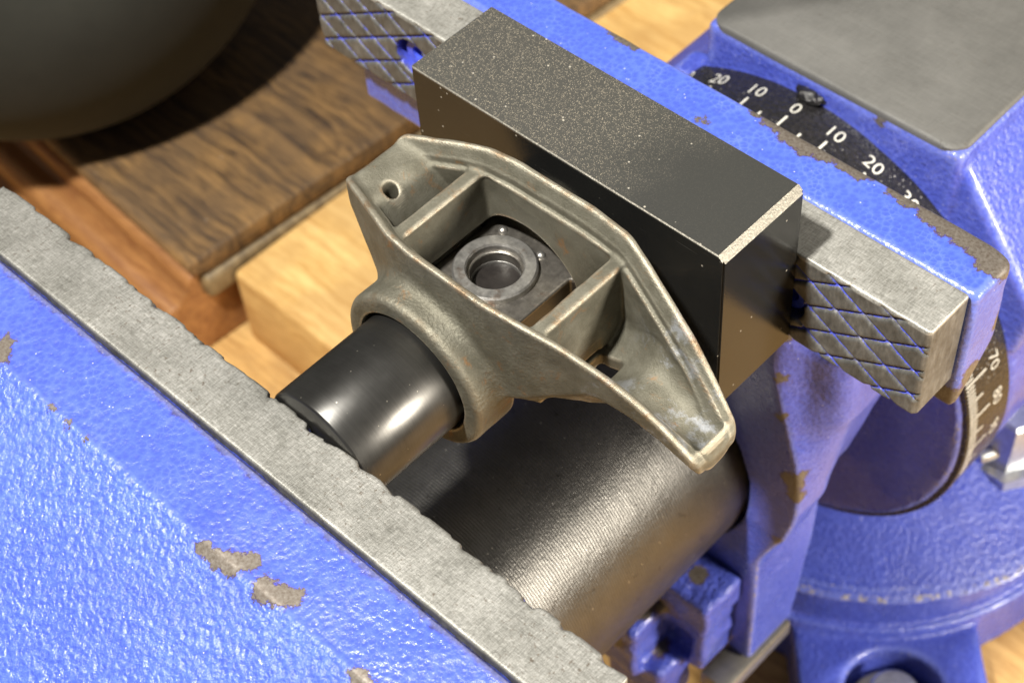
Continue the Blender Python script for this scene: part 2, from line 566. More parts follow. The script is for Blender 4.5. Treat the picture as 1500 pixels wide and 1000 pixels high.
# ---------------------------------------------------------------- solid shapes from distance fields
def grid(lo, hi, h):
    ax = [np.arange(lo[i] - 2 * h, hi[i] + 3 * h, h, dtype=np.float32) for i in range(3)]
    return ax[0][:, None, None], ax[1][None, :, None], ax[2][None, None, :], ax


def s_box(X, Y, Z, x0, x1, y0, y1, z0, z1, r=0.0):
    qx = np.abs(X - (x0 + x1) / 2) - ((x1 - x0) / 2 - r)
    qy = np.abs(Y - (y0 + y1) / 2) - ((y1 - y0) / 2 - r)
    qz = np.abs(Z - (z0 + z1) / 2) - ((z1 - z0) / 2 - r)
    o = np.sqrt(np.maximum(qx, 0) ** 2 + np.maximum(qy, 0) ** 2 + np.maximum(qz, 0) ** 2)
    return o + np.minimum(np.maximum(qx, np.maximum(qy, qz)), 0) - r


def s_cyl(A, B, L, ca, cb, R, l0, l1, r=0.0):
    d = np.sqrt((A - ca) ** 2 + (B - cb) ** 2) - (R - r)
    e = np.abs(L - (l0 + l1) / 2) - ((l1 - l0) / 2 - r)
    return np.sqrt(np.maximum(d, 0) ** 2 + np.maximum(e, 0) ** 2) + np.minimum(np.maximum(d, e), 0) - r


def smin(a, b, k):
    h = np.clip(0.5 + 0.5 * (b - a) / k, 0, 1)
    return b + (a - b) * h - k * h * (1 - h)


def smax(a, b, k):
    return -smin(-a, -b, k)


def poly2(A, B, pts):
    """signed distance to a 2-D polygon"""
    A, B = np.broadcast_arrays(A, B)
    d = np.full(A.shape, 1e9, np.float32)
    inside = np.zeros(A.shape, bool)
    n = len(pts)
    for i in range(n):
        ax_, ay = pts[i]
        bx, by = pts[(i + 1) % n]
        ex, ey = bx - ax_, by - ay
        wx, wy = A - ax_, B - ay
        t = np.clip((wx * ex + wy * ey) / (ex * ex + ey * ey + 1e-9), 0, 1)
        d = np.minimum(d, (wx - ex * t) ** 2 + (wy - ey * t) ** 2)
        if abs(ey) > 1e-9:
            c = (ay > B) != (by > B)
            inside ^= c & (A < (bx - ax_) * (B - ay) / (by - ay) + ax_)
    d = np.sqrt(d)
    return np.where(inside, -d, d)


def vnoise(X, Y, Z, s, seed):
    rng = np.random.default_rng(seed)
    T = rng.random((32, 32, 32)).astype(np.float32)
    def sp(v):
        v = v / s + 1000.37
        i = np.floor(v).astype(np.int64)
        f = (v - i).astype(np.float32)
        return i % 32, (i + 1) % 32, f * f * (3 - 2 * f)
    x0, x1, fx = sp(X); y0, y1, fy = sp(Y); z0, z1, fz = sp(Z)
    def g(a, b, c): return T[a, b, c]
    c0 = g(x0, y0, z0) * (1 - fx) + g(x1, y0, z0) * fx
    c1 = g(x0, y1, z0) * (1 - fx) + g(x1, y1, z0) * fx
    c2 = g(x0, y0, z1) * (1 - fx) + g(x1, y0, z1) * fx
    c3 = g(x0, y1, z1) * (1 - fx) + g(x1, y1, z1) * fx
    return (c0 * (1 - fy) + c1 * fy) * (1 - fz) + (c2 * (1 - fy) + c3 * fy) * fz - 0.5


def box_blur(F, r):
    for k in range(3):
        G = np.moveaxis(F, k, 0)
        c = np.cumsum(np.concatenate([np.repeat(G[:1], r + 1, 0), G, np.repeat(G[-1:], r, 0)]), 0, dtype=np.float32)
        F = np.moveaxis((c[2 * r + 1:] - c[:-2 * r - 1]) / (2 * r + 1), 0, k)
    return F


def surface(name, F, ax, h, mats, parent=None, convex=0):
    """surface-nets mesh of F < 0"""
    F = np.ascontiguousarray(F, dtype=np.float32)
    S = F < 0
    nx, ny, nz = F.shape
    cnt = np.zeros((nx - 1, ny - 1, nz - 1), np.uint8)
    for dx in (0, 1):
        for dy in (0, 1):
            for dz in (0, 1):
                cnt += S[dx:nx - 1 + dx, dy:ny - 1 + dy, dz:nz - 1 + dz]
    act = (cnt > 0) & (cnt < 8)
    I, J, K = np.nonzero(act)
    idx = np.full(act.shape, -1, np.int64)
    idx[I, J, K] = np.arange(len(I))
    corners = [(a, b, c) for a in (0, 1) for b in (0, 1) for c in (0, 1)]
    V = {c: F[I + c[0], J + c[1], K + c[2]] for c in corners}
    acc = np.zeros((len(I), 3)); w = np.zeros(len(I))
    for a in corners:
        for k in range(3):
            if a[k] == 0:
                b = list(a); b[k] = 1; b = tuple(b)
                va, vb = V[a], V[b]
                m = (va < 0) != (vb < 0)
                t = np.where(m, va / np.where(m, va - vb, 1), 0)
                p = np.zeros((len(I), 3))
                p[:] = a
                p[:, k] = t
                acc[m] += p[m]
                w[m] += 1
    pos = acc / w[:, None] + np.stack([I, J, K], 1)
    co = np.stack([ax[i][0] + pos[:, i] * h for i in range(3)], 1) * U
    quads = []
    for k in range(3):
        sl0 = [slice(None)] * 3; sl1 = [slice(None)] * 3
        sl0[k] = slice(0, -1); sl1[k] = slice(1, None)
        a, b = S[tuple(sl0)], S[tuple(sl1)]
        ch = a != b
        i, j, l = np.nonzero(ch)
        u, v = (k + 1) % 3, (k + 2) % 3
        P = [i, j, l]
        ok = (P[u] > 0) & (P[v] > 0) & (P[u] < F.shape[u] - 1) & (P[v] < F.shape[v] - 1)
        P = [q[ok] for q in P]
        flip = a[P[0], P[1], P[2]]
        def cell(du, dv):
            q = [P[0].copy(), P[1].copy(), P[2].copy()]
            q[u] = q[u] - du; q[v] = q[v] - dv
            return idx[q[0], q[1], q[2]]
        c = np.stack([cell(1, 1), cell(0, 1), cell(0, 0), cell(1, 0)], 1)
        c[~flip] = c[~flip][:, ::-1]
        quads.append(c)
    q = np.concatenate(quads)
    me = bpy.data.meshes.new(name)
    me.vertices.add(len(co))
    me.vertices.foreach_set('co', co.ravel().astype(np.float32))
    me.loops.add(q.size)
    me.loops.foreach_set('vertex_index', q.ravel().astype(np.int32))
    me.polygons.add(len(q))
    me.polygons.foreach_set('loop_start', np.arange(0, q.size, 4, dtype=np.int32))
    me.polygons.foreach_set('loop_total', np.full(len(q), 4, dtype=np.int32))
    me.update(calc_edges=True)
    me.validate()
    if convex:
        B = box_blur(np.clip(F, -3, 3), convex)
        at = me.attributes.new('convex', 'FLOAT', 'POINT')
        val = sum(B[I + c[0], J + c[1], K + c[2]] for c in corners) / 8 - sum(np.clip(V[c], -3, 3) for c in corners) / 8
        at.data.foreach_set('value', (val / (h * convex)).astype(np.float32))
    return link_mesh(name, me, mats, parent, True)


# ================================================================ BENCH AND WOOD
ZB = -530.0
m_bench = wood('bench_wood', (0.40, 0.21, 0.06), (0.74, 0.47, 0.17), 0.09, 0.05, (0.5, 8.0, 3.0), stain=(0.22, 0.13, 0.06), stain_amt=0.35)
bm = bm_box(-1500, 1100, -900, 1500, ZB - 60, ZB)
bench = from_bm('bench_top', bm, m_bench, None, False)
tag(bench, 'golden pine bench top under the blue vise', 'bench', kind='structure')

# dark stained board with a moulded edge, near left
m_dark = wood('dark_stained_wood', (0.030, 0.016, 0.009), (0.30, 0.170, 0.062), 0.12, 1.45, (0.30, 7.0, 3.0), stain=(0.07, 0.048, 0.032), stain_amt=0.45, rings=0.66, spread=0.115)
m_mould = wood('orange_moulding_wood', (0.20, 0.075, 0.025), (0.42, 0.20, 0.065), 0.10, -0.07, (0.5, 7.0, 6.0), rough=0.45)
M_DARK_CORNER = (-508.0, 64.0)
BR = root('moulded_board', (M_DARK_CORNER[0] - 150, M_DARK_CORNER[1] + 250, ZB),
          'dark stained wooden board with an orange moulded end lying at the left', 'board')


def extrude_profile(name, prof, x0, x1, mat, parent, rotz, piv):
    """profile of (y, z) pulled along x, then turned about the vertical through piv"""
    bm = bmesh.new()
    a = [bm.verts.new((x0, y, z)) for y, z in prof]
    b = [bm.verts.new((x1, y, z)) for y, z in prof]
    n = len(prof)
    for i in range(n):
        bm.faces.new((a[i], a[(i + 1) % n], b[(i + 1) % n], b[i]))
    bm.faces.new(a)
    bm.faces.new(b)
    bmesh.ops.bevel(bm, geom=[e for e in bm.edges if abs((e.verts[0].co - e.verts[1].co).x) < 1e-4 and e.verts[0].co.x > (x0 + x1) / 2],
                    offset=3.0, segments=2, affect='EDGES', profile=0.5)
    bmesh.ops.rotate(bm, verts=bm.verts[:], cent=(0, 0, 0), matrix=Matrix.Rotation(rotz, 3, 'Z'))
    bmesh.ops.translate(bm, verts=bm.verts[:], vec=piv)
    return from_bm(name, bm, mat, parent, True, 30)


def arc(cy, cz, r, a0, a1, n=7):
    return [(cy + r * math.cos(math.radians(a0 + (a1 - a0) * k / n)), cz + r * math.sin(math.radians(a0 + (a1 - a0) * k / n))) for k in range(n + 1)]


ROTB = math.radians(-4.0)
pivot = (M_DARK_CORNER[0], M_DARK_CORNER[1], 0)
top_prof = [(640, -432)] + [(6, -432)] + arc(8, -440, 8, 100, 260) + [(14, -449), (640, -449)]
extrude_profile('panel', top_prof, -520, 0, m_dark, BR, ROTB, pivot)
mo = [(636, -449.5), (10, -449.5)] + arc(8, -462, 11, 95, 200) + [(-6, -470)] + arc(-14, -482, 12, 80, 200, 8) + [(-27, -492), (-34, -496), (-40, ZB), (636, ZB)]
extrude_profile('moulding', mo, -520, -7, m_mould, BR, ROTB, pivot)

m_bead = wood('grey_side_wood', (0.10, 0.065, 0.03), (0.29, 0.21, 0.105), 0.12, 1.45, (0.5, 7.0, 3.0), rough=0.5)
bm = bm_box(-16, 3.5, 8, 636, -474, -451.5, 5, 3)
bmesh.ops.rotate(bm, verts=bm.verts[:], cent=(0, 0, 0), matrix=Matrix.Rotation(ROTB, 3, 'Z'))
bmesh.ops.translate(bm, verts=bm.verts[:], vec=pivot)
from_bm('side_bead', bm, m_bead, BR, True, 40)

# pale plank
m_pale = wood('pale_pine', (0.55, 0.30, 0.08), (0.88, 0.60, 0.235), 0.08, 1.50, (0.5, 7.0, 3.0), stain=(0.40, 0.22, 0.08), stain_amt=0.4)
bm = bm_box(-95, 95, 0, 620, ZB, -455, 5, 3)
bmesh.ops.rotate(bm, verts=bm.verts[:], cent=(0, 0, 0), matrix=Matrix.Rotation(math.radians(-1.0), 3, 'Z'))
bmesh.ops.translate(bm, verts=bm.verts[:], vec=(-405, 90, 0))
pp = from_bm('pine_plank', bm, m_pale, None, True, 30)
tag(pp, 'pale pine plank lying beside the dark stained board behind the vise', 'plank')

# dark rounded dome upper left
m_dome = plain('dark_grey_metal', (0.016, 0.0172, 0.0135), 0.95, 0.0, 0.10, 0.1, 0.05)
DC, DR = (-755.0, 150.0, -257.0), 196.0
prof = [(0.01, DR)] + [(DR * math.sin(math.radians(a)), DR * math.cos(math.radians(a))) for a in range(3, 154, 3)]
zc = -431.6 - DC[2]
prof = [p for p in prof if p[1] > zc + 2] + [(math.sqrt(DR * DR - zc * zc), zc)]
o = from_bm('dark_dome', bm_lathe(prof, 'Z', DC, 128), m_dome, None, True, 60)
tag(o, 'smooth dark grey round dome resting on the dark stained board', 'dome')

# ================================================================ VISE
VISE = root('bench_vise', (-100, 290, ZB), 'blue hammered-enamel bench vise with steel jaw inserts clamping the parts', 'vise')
JX0, JX1, ZJ = -276.0, 59.5, -36.3

# ---- moving jaw (near, lower left)
chips_move = [((-73, -187, -39), 3.0), ((-69, -187, -39), 3.4), ((-65, -187, -39), 3.6), ((-60, -185, -38), 4.2), ((-56, -181, -38), 4.0), ((-44, -184, -38), 4.6), ((-38, -182, -38), 4.8), ((-34, -179, -38), 3.4), ((-195, -183, -38), 4.6), ((-198, -178, -38), 3.4),
              ((3, -186, -38), 3.8), ((8, -187, -39), 4.0), ((14, -187, -39), 4.0), ((-160, -185, -38), 1.8), ((-150, -186, -38), 1.8), ((-140, -186, -38), 1.5)]
m_blue_move = blue_enamel('blue_enamel_moving', chips_move, hammer=0.40, bump=0.85, rough=0.20, coarse=2.2, gain=1.35, cellmix=0.14, strip=-184.0, seam=-156.0, wear_glint=True)  # paint lightened by gain to stand for the stronger light on this jaw
h = 1.15
X, Y, Z, ax = grid((-285, -296, -150), (85, -150, -34), h)
# profile in Y,Z pulled along X: flat top strip, ridge, sloping front
prof = [(-154.2, -37.4), (-184.5, -38.6), (-292, -110), (-292, -220), (-120, -220), (-120, -90), (-154.6, -90)]
d2 = poly2(Y, Z, [(y, z) for y, z in prof])
F = smax(d2, np.abs(X + 99) - 170, 3.0) + 0 * X
F = F - 0.8 + 0.35 * vnoise(X, Y, Z, 9, 3)
groove = s_box(X, Y, Z, -400, 200, -155.2, -153, -39.5, -30, 0.3)
F = smax(F, -groove, 1.2)
MJ = surface('moving_jaw', F, ax, h, m_blue_move, VISE, convex=2)


def groove_field(X, Z, slope, step, off):
    t = (Z - slope * X + off) / math.sqrt(1 + slope * slope)
    s = step / math.sqrt(1 + slope * slope)
    return np.abs((t / s - np.floor(t / s + 0.5)) * s)


def insert(name, x0, x1, yf, yb, mat, parent, seed, holes=(), chip=2.2):
    """serrated jaw insert: face at yf, back at yb"""
    h = 0.75
    sgn = 1 if yb > yf else -1
    X, Y, Z, ax = grid((x0, min(yf, yb), -87.5), (x1, max(yf, yb), ZJ), h)
    F = s_box(X, Y, Z, x0, x1, min(yf, yb), max(yf, yb), -86.5, ZJ, 0.9)
    dep = (Y - yf) * sgn                     # depth below the face
    n2 = vnoise(X, Y, Z, 13.0, seed + 1)
    for sl, off in ((0.575, 65.5), (-0.575, 44.0)):
        g = groove_field(X, Z, sl, 14.0, off)
        cut = -(np.maximum(g - 0.85 + 0.42 * dep, dep - 1.7)) * 0.8 + 0 * X
        F = np.maximum(F, np.minimum(cut, (ZJ - Z) * 0.9 - 1.5))
    # bruised, scalloped top edge along the face
    xs = X[:, 0, 0].astype(float)
    rng = np.random.default_rng(seed)
    rec = np.zeros_like(xs)
    x = x0 + rng.uniform(0, 8)
    while x < x1:
        w = rng.uniform(4.0, 19.0)
        amp = 0.2 + 0.8 * rng.uniform(0, 1) ** 1.5
        u = (xs - x) / w * (1 if rng.random() < 0.72 else -1)
        rec = np.maximum(rec, amp * np.where(u < 0, np.clip(1 + u * w / 1.6, 0, 1), np.clip(1 - u, 0, 1) ** 1.3))
        x += rng.uniform(4, 15)
    rec = (0.25 + chip * rec).astype(np.float32)[:, None, None]
    e = (dep - rec - 0.5 * n2) + (ZJ - Z) * 0.35
    F = np.maximum(F, -e * 0.9)
    e = (dep + (ZJ - Z)) / 1.414 - 0.5 - 0.6 * np.maximum(n2, 0)
    F = np.maximum(F, -e * 0.9)
    for xe in (x0, x1):
        e = (np.abs(X - xe) + dep) / 1.414 - (1.0 + 1.2 * np.maximum(0, n2 * 2))
        F = np.maximum(F, -e * 0.9)
    for hx, hz, hr in holes:
        F = smax(F, -(np.sqrt((X - hx) ** 2 + (Z - hz) ** 2) - hr + 0 * Y), 0.8)
    return surface(name, F, ax, h, mat, parent)


m_ins_move = serrated_steel('steel_insert_moving', -128.5, -1, 0.82)
o = insert('jaw_insert', -265.5, 68.0, -128.5, -153.4, m_ins_move, MJ, 11, chip=3.0)
tag(o, 'bright steel jaw insert with a bruised, scalloped edge')

# ---- slide tube
m_slide = slide_steel('turned_slide_steel')
SC = (-103.0, -249.0)
o = from_bm('slide_tube', bm_lathe([(66, -240), (75, -239), (75, 62), (74.2, 63.5), (74.2, 70), (60, 70)], 'Y', (SC[0], 0, SC[1]), 192), m_slide, VISE, True, 40)

# ---- fixed jaw head
chips_fix = [((-60, 99, -36), 4.5), ((-50, 98, -36), 6), ((-41, 98, -36), 7.5), ((-33, 97.5, -36), 8), ((-25, 98, -36), 6.5), ((-15, 98, -36), 5.5), ((-7, 98.5, -36), 5.5),
             ((8, 98.5, -36), 5), ((15, 98, -36), 5.5), ((27, 97, -36), 7), ((35, 97, -36), 7.5), ((43, 96.5, -36), 7.5), ((51, 95, -36), 8), ((57, 92, -37), 8),
             ((-138, 98.5, -36), 4), ((-131, 98, -36), 5), ((-125, 98.5, -36), 4), ((-176, 98.5, -36), 3.2), ((-74, 80, -36), 2.3), ((62, 80, -90), 6), ((62, 96, -70), 6), ((60, 72, -100), 7)]
m_blue_fix = blue_enamel('blue_enamel_fixed', chips_fix, hammer=0.42, bump=0.30, rough=0.26, gain=1.1, wear_glint=True)
h = 1.0
X, Y, Z, ax = grid((-280, 50, -122), (66, 101, -34), h)
F = s_box(X, Y, Z, -279, 62.5, 71.4, 98.5, -116, -37.4, 3.2)
F = smin(F, s_box(X, Y, Z, -262, -18, 56, 80, -119, -88.5, 2.5), 3.0)
F = smax(F, np.minimum((-106 + (Y - 72) * 1.15 - Z) * 0.65, X + 14), 3.0)
# rear right corner falls away, with a raised blob of casting skin
F = smax(F, (X * 0.45 + Y * 0.9) - 113.5 + 0 * Z, 4.0)
F = F + 0.5 * vnoise(X, Y, Z, 8, 5)
FJ = surface('fixed_jaw', F, ax, h, m_blue_fix, VISE, convex=2)
m_ins_fix = serrated_steel('steel_insert_fixed', 46.0, 1, 1.35)  # gain paints the side lamp's reflection into the top colour
o = insert('jaw_insert', JX0, JX1, 46.0, 70.7, m_ins_fix, FJ, 21, holes=[(-4, -66, 9.0), (-212, -60, 9.5)], chip=0.7)
tag(o, 'steel jaw insert with a crossed pattern of blue-filled grooves')
m_screw = plain('blue_painted_screw', (0.05, 0.08, 0.55), 0.3, 0.0, 0.3, 0.5)
for hx, hz in ((-4, -66), (-212, -60)):
    from_bm('insert_screw', bm_lathe([(0.01, 53.5), (3.2, 53.5), (3.4, 50.5), (6.6, 50.0), (7.4, 51.0), (7.4, 70)], 'Y', (hx, 0, hz), 40), m_screw, FJ, True, 35)

# ---- jaw carrier: neck, round boss, leg
chips_car = [((-14, 65, -118), 4.5), ((-13, 65, -146), 4.0), ((-13, 66, -170), 3.0), ((-3, 65, -212), 6.0), ((-1, 66, -222), 5.0), ((-8, 65, -268), 4.0), ((2, 68, -206), 3.0)]
m_blue_car = blue_enamel('blue_enamel_carrier', chips_car, hammer=0.40, bump=0.34, rough=0.28, coarse=0.6, wear_glint=True)
h = 1.5
X, Y, Z, ax = grid((-215, 58, -445), (26, 166, -95), h)
neck = np.minimum(s_box(X, Y, Z, -190, -14, 65.5, 108, -205, -96, 9), s_box(X, Y, Z, -190, -14, 65.5, 166, -212, -138, 9))
# hollow flank: the side sweeps in under the jaw
F = smin(neck, s_cyl(X, Z, Y, SC[0], -232, 104, 65, 86, 2.5), 26)
flank = smax(poly2(X, Z, [(-14, -118), (11, -124), (11, -174), (-3, -234), (-60, -240), (-60, -118)]) + 0 * Y, np.maximum(76 - Y, Y - 124) + 0 * X + 0 * Z, 16)
F = smin(F, flank, 16)
leg = s_box(X, Y, Z, -74, -18, 66, 118, -402, -262, 3)
leg = smax(leg, (Y - 118 - (Z + 320) * 0.16) + 0 * X, 3)
F = smin(F, leg, 10)
F = smin(F, s_box(X, Y, Z, -150, -38, 66, 96, -400, -345, 4), 8)
F = smax(F, -s_cyl(X, Z, Y, SC[0], SC[1], 76.6, 40, 80), 1.0)
F = smax(F, 65.2 - Y + 0 * X + 0 * Z, 1.5)
F = F + 0.5 * vnoise(X, Y, Z, 10, 8)
CAR = surface('jaw_carrier', F, ax, h, m_blue_car, VISE, convex=2)

# guide bracket under the slide, with screw heads and a bright steel bar
m_blue_small = blue_enamel('blue_enamel_small', [((-70, 20, -368), 9), ((-52, 40, -346), 9), ((-44, 52, -322), 5), ((-66, 30, -350), 8), ((-58, 36, -400), 10)], hammer=0.4, bump=0.9, rough=0.16, coarse=1.5)
X, Y, Z, ax = grid((-125, -5, -440), (-14, 68, -325), 1.4)
F = s_box(X, Y, Z, -118, -56, 14, 66, -398, -350, 4)
F = smin(F, s_box(X, Y, Z, -62, -26, 36, 66, -345, -322, 3), 4)
F = smin(F, s_box(X, Y, Z, -60, -30, 40, 66, -395, -340, 3), 4)
F = smin(F, s_box(X, Y, Z, -84, -44, 22, 50, -434, -390, 5), 6)
F = smax(F, -s_box(X, Y, Z, -58, -40, 20, 48, -392, -366, 3), 3)
F = F + 2.2 * vnoise(X, Y, Z, 9, 18)
surface('guide_bracket', F, ax, 1.4, m_blue_small, VISE)
m_bar = ground_steel('steel_bar', (0.16, 0.15, 0.12), (0.38, 0.36, 0.30), 0.4)
bm = bm_box(-34, -16, 44, 102, -416, -403, 1.5)
from_bm('locking_bar', bm, m_bar, VISE, True, 35)
m_bolt = plain('zinc_bolt', (0.50, 0.51, 0.52), 0.30, 0.85, 0.2, 0.3)
for c in ((-66, 24, -348.5),):
    from_bm('bracket_screw', bm_lathe([(0.01, 4), (3.0, 4), (4.0, 2.5), (4.2, 0), (4.2, -6)], 'Z', c, 24), m_bolt, VISE, True, 35)

# ---- rotary housing with anvil
m_blue_house = blue_enamel('blue_enamel_housing', [((-60, 194, -114), 3)], hammer=0.34, bump=0.5, rough=0.24, coarse=0.9, wear_glint=True)
HC = (-100.0, -258.0)
h = 2.0
X, Y, Z, ax = grid((-250, 150, -440), (60, 420, -104), h)
F = s_cyl(X, Z, Y, HC[0], HC[1], 131.5, 158, 200, 3)
house = s_cyl(X, Z, Y, HC[0], HC[1], 133.5, 197.5, 412, 4)
F = smin(F, house, 3)
anv = s_box(X, Y, Z, -163, -17, 194.5, 400, -230, -110.6, 3)
wedge = smax(poly2(X, Z, [(-30, -112.5), (-18, -112.5), (36, -186), (30, -218), (-30, -218)]) + 0 * Y, np.maximum(197 - Y, Y - 400) + 0 * X + 0 * Z, 5)
F = smin(F, anv, 4)
F = smin(F, wedge, 4)
F = smin(F, s_box(X, Y, Z, -178, -166, 182, 204, -210, -140, 5), 9)
ped = s_cyl(X, Y, Z, -100, 292, 98, -440, -250)
F = smin(F, ped, 34)
F = F + 0.6 * vnoise(X, Y, Z, 14, 9)
HOUSE = surface('rotary_housing', F, ax, h, m_blue_house, VISE, convex=2)
m_anvil = ground_steel('anvil_steel', (0.085, 0.083, 0.076), (0.155, 0.151, 0.139), 0.6, 0.9, 0.35, 0.45)
bm = bmesh.new()
pts = []
for cxx, cyy, a0 in ((-27, 204.5, 270), (-27, 390, 0), (-153, 390, 90), (-153, 204.5, 180)):
    for k in range(7):
        a = math.radians(a0 + 90 * k / 6)
        pts.append((cxx + 9.5 * math.cos(a), cyy + 9.5 * math.sin(a)))
lay = []
for z, ins in ((-113.0, 0.0), (-109.6, 0.0), (-108.2, 1.6)):
    lay.append([bm.verts.new((-90 + (x + 90) * (1 - ins / 73), 297 + (y - 297) * (1 - ins / 98), z)) for x, y in pts])
for A, B in zip(lay[:-1], lay[1:]):
    for k in range(len(A)):
        bm.faces.new((A[k], A[(k + 1) % len(A)], B[(k + 1) % len(A)], B[k]))
bm.faces.new(lay[-1])
bm.faces.new(lay[0])
o = from_bm('anvil_face', bm, m_anvil, HOUSE, True, 50)
tag(o, 'flat grey steel anvil face')

# ---- degree ring with printed numerals
m_band = band_black('black_degree_ring')
RB = 134.5
RING = from_bm('degree_ring', bm_lathe([(RB - 4, 160.2), (RB - 0.6, 160.2), (RB, 160.9), (RB, 195.4), (RB - 4, 195.4)], 'Y', (HC[0], 0, HC[1]), 256), m_band, VISE, True, 40)
tag(RING, 'black graduated ring with white degree numbers')
m_print = plain('white_print', (0.62, 0.60, 0.53), 0.5, 0.0, 0.15, 0.1)


def wrap(x, y, a0):
    """x along the ring, y across it, at angle a0 from the top"""
    a = math.radians(a0) + x / RB
    return ((HC[0] + (RB + 0.25) * math.sin(a)), y, HC[1] + (RB + 0.25) * math.cos(a))


def numeral(txt, a0, y0, size):
    cu = bpy.data.curves.new('numeral', 'FONT')
    cu.body = txt
    cu.align_x = 'CENTER'
    cu.size = size
    cu.offset = -0.008 * size
    cu.resolution_u = 3
    to = bpy.data.objects.new('numeral_tmp', cu)
    COL.objects.link(to)
    bpy.context.view_layer.update()
    me0 = bpy.data.meshes.new_from_object(to.evaluated_get(bpy.context.evaluated_depsgraph_get()))
    bpy.data.objects.remove(to)
    for v in me0.vertices:
        p = wrap(v.co.x, y0 + v.co.y, a0)
        v.co = Vector(p) * U
    me0.name = 'numeral'
    me0.materials.clear()
    o = link_mesh('numeral', me0, m_print, RING, False)
    return o


for a in range(-90, 100, 10):
    numeral(str(abs(a)), a, 181.2, 10.4)


def ticks(name, angs, y1, w):
    bm = bmesh.new()
    for a in angs:
        q = [wrap(-w, 161.2, a), wrap(w, 161.2, a), wrap(w, y1, a), wrap(-w, y1, a)]
        bm.faces.new([bm.verts.new(p) for p in q])
    o = from_bm(name, bm, m_print, RING, False)
    o['kind'] = 'stuff'
    return o


ticks('degree_marks', [a for a in range(-100, 101) if a % 5], 167.5, 0.45)
ticks('five_degree_marks', [a for a in range(-95, 96, 5) if a % 10], 173.0, 0.5)
ticks('ten_degree_marks', range(-90, 91, 10), 178.0, 0.55)
# dried grease blob at the zero mark
m_grease = plain('black_grease', (0.012, 0.011, 0.010), 0.2, 0.0, 0.3, 1.5, 0.6)
X, Y, Z, ax = grid((-112, 186, -130), (-86, 206, -106), 0.6)
F = np.sqrt(((X + 99) / 8.0) ** 2 + ((Y - 195) / 6.0) ** 2 + ((Z + 120.5) / 3.4) ** 2) * 4 - 4
F = F + 2.0 * vnoise(X, Y, Z, 2.6, 30)
o = surface('grease_blob', F, ax, 0.6, m_grease, VISE)

# ---- swivel base
m_blue_base = blue_enamel('blue_enamel_base', (), hammer=0.34, bump=0.5, rough=0.24, coarse=0.6, wear_glint=True)
BC = (-100.0, 290.0)
h = 2.2
X, Y, Z, ax = grid((-110, 60, -531), (125, 330, -395), h)
rr = np.sqrt((X - BC[0]) ** 2 + (Y - BC[1]) ** 2)
F = s_cyl(X, Y, Z, BC[0], BC[1], 158.5, -529.5, -483, 1.5)
F = smin(F, s_cyl(X, Y, Z, BC[0], BC[1], 153, -490, -433, 2), 1.5)
cone = smax((rr - 150.5) * 0.45 + (Z + 431) * 0.89, -440 - Z + 0 * X, 1)
cone = smax(cone, Z + 402 + 0 * rr, 4)
F = smin(F, cone, 1.5)
LD = (0.68, -0.733)
lu = (X - BC[0]) * LD[0] + (Y - BC[1]) * LD[1] + 0 * Z
lv = -(X - BC[0]) * LD[1] + (Y - BC[1]) * LD[0] + 0 * Z
lug = s_box(lu, lv, Z, 90, 262, -57, 57, -529.5, -490, 4)
BX, BY = BC[0] + LD[0] * 196, BC[1] + LD[1] * 196
pocket = np.minimum(s_cyl(X, Y, Z, BX, BY, 29, -518, -400, 2), s_box(lu, lv, Z, 196, 300, -29, 29, -518, -400, 1))
lug = smax(lug, -pocket, 3)
F = smin(F, lug, 5)
F = smax(F, -pocket, 2)
F = F + 0.7 * vnoise(X, Y, Z, 16, 12)
BASE = surface('swivel_base', F, ax, h, m_blue_base, VISE, convex=2)
m_washer = ground_steel('dirty_washer', (0.16, 0.14, 0.11), (0.38, 0.36, 0.33), 0.5, 0.0, 0.9)
o = from_bm('mounting_bolt', bm_lathe([(0.01, -486), (13, -486), (15, -488), (15, -507), (15, -518)], 'Z', (BX, BY, 0), 40), m_bolt, VISE, True, 35)
from_bm('washer', bm_lathe([(14, -508), (24, -508), (25.5, -509.5), (25.5, -517.6), (14, -517.6)], 'Z', (BX, BY, 0), 48), m_washer, o, True, 35)
# swivel lock screw with its cross pin
LX, LY = 9.5, 278.0
m_zinc = plain('zinc_lock_screw', (0.55, 0.57, 0.60), 0.28, 0.75, 0.2, 0.3)
LS = from_bm('lock_screw', bm_lathe([(0.01, -364), (12.5, -364), (14.5, -366), (14.5, -390), (13, -391), (13, -408), (20, -409), (20, -420)], 'Z', (LX, LY, 0), 6), m_zinc, VISE, True, 35)
bm = bm_lathe([(0.01, -22), (4.6, -21.5), (5, -20), (5, 20), (4.6, 21.5), (0.01, 22)], 'Y', (0, 0, 0), 24)
bmesh.ops.rotate(bm, verts=bm.verts[:], cent=(0, 0, 0), matrix=Matrix.Rotation(math.radians(-25), 3, 'Z'))
bmesh.ops.translate(bm, verts=bm.verts[:], vec=(LX, LY, -397))
from_bm('cross_pin', bm, m_bolt, LS, True, 35)

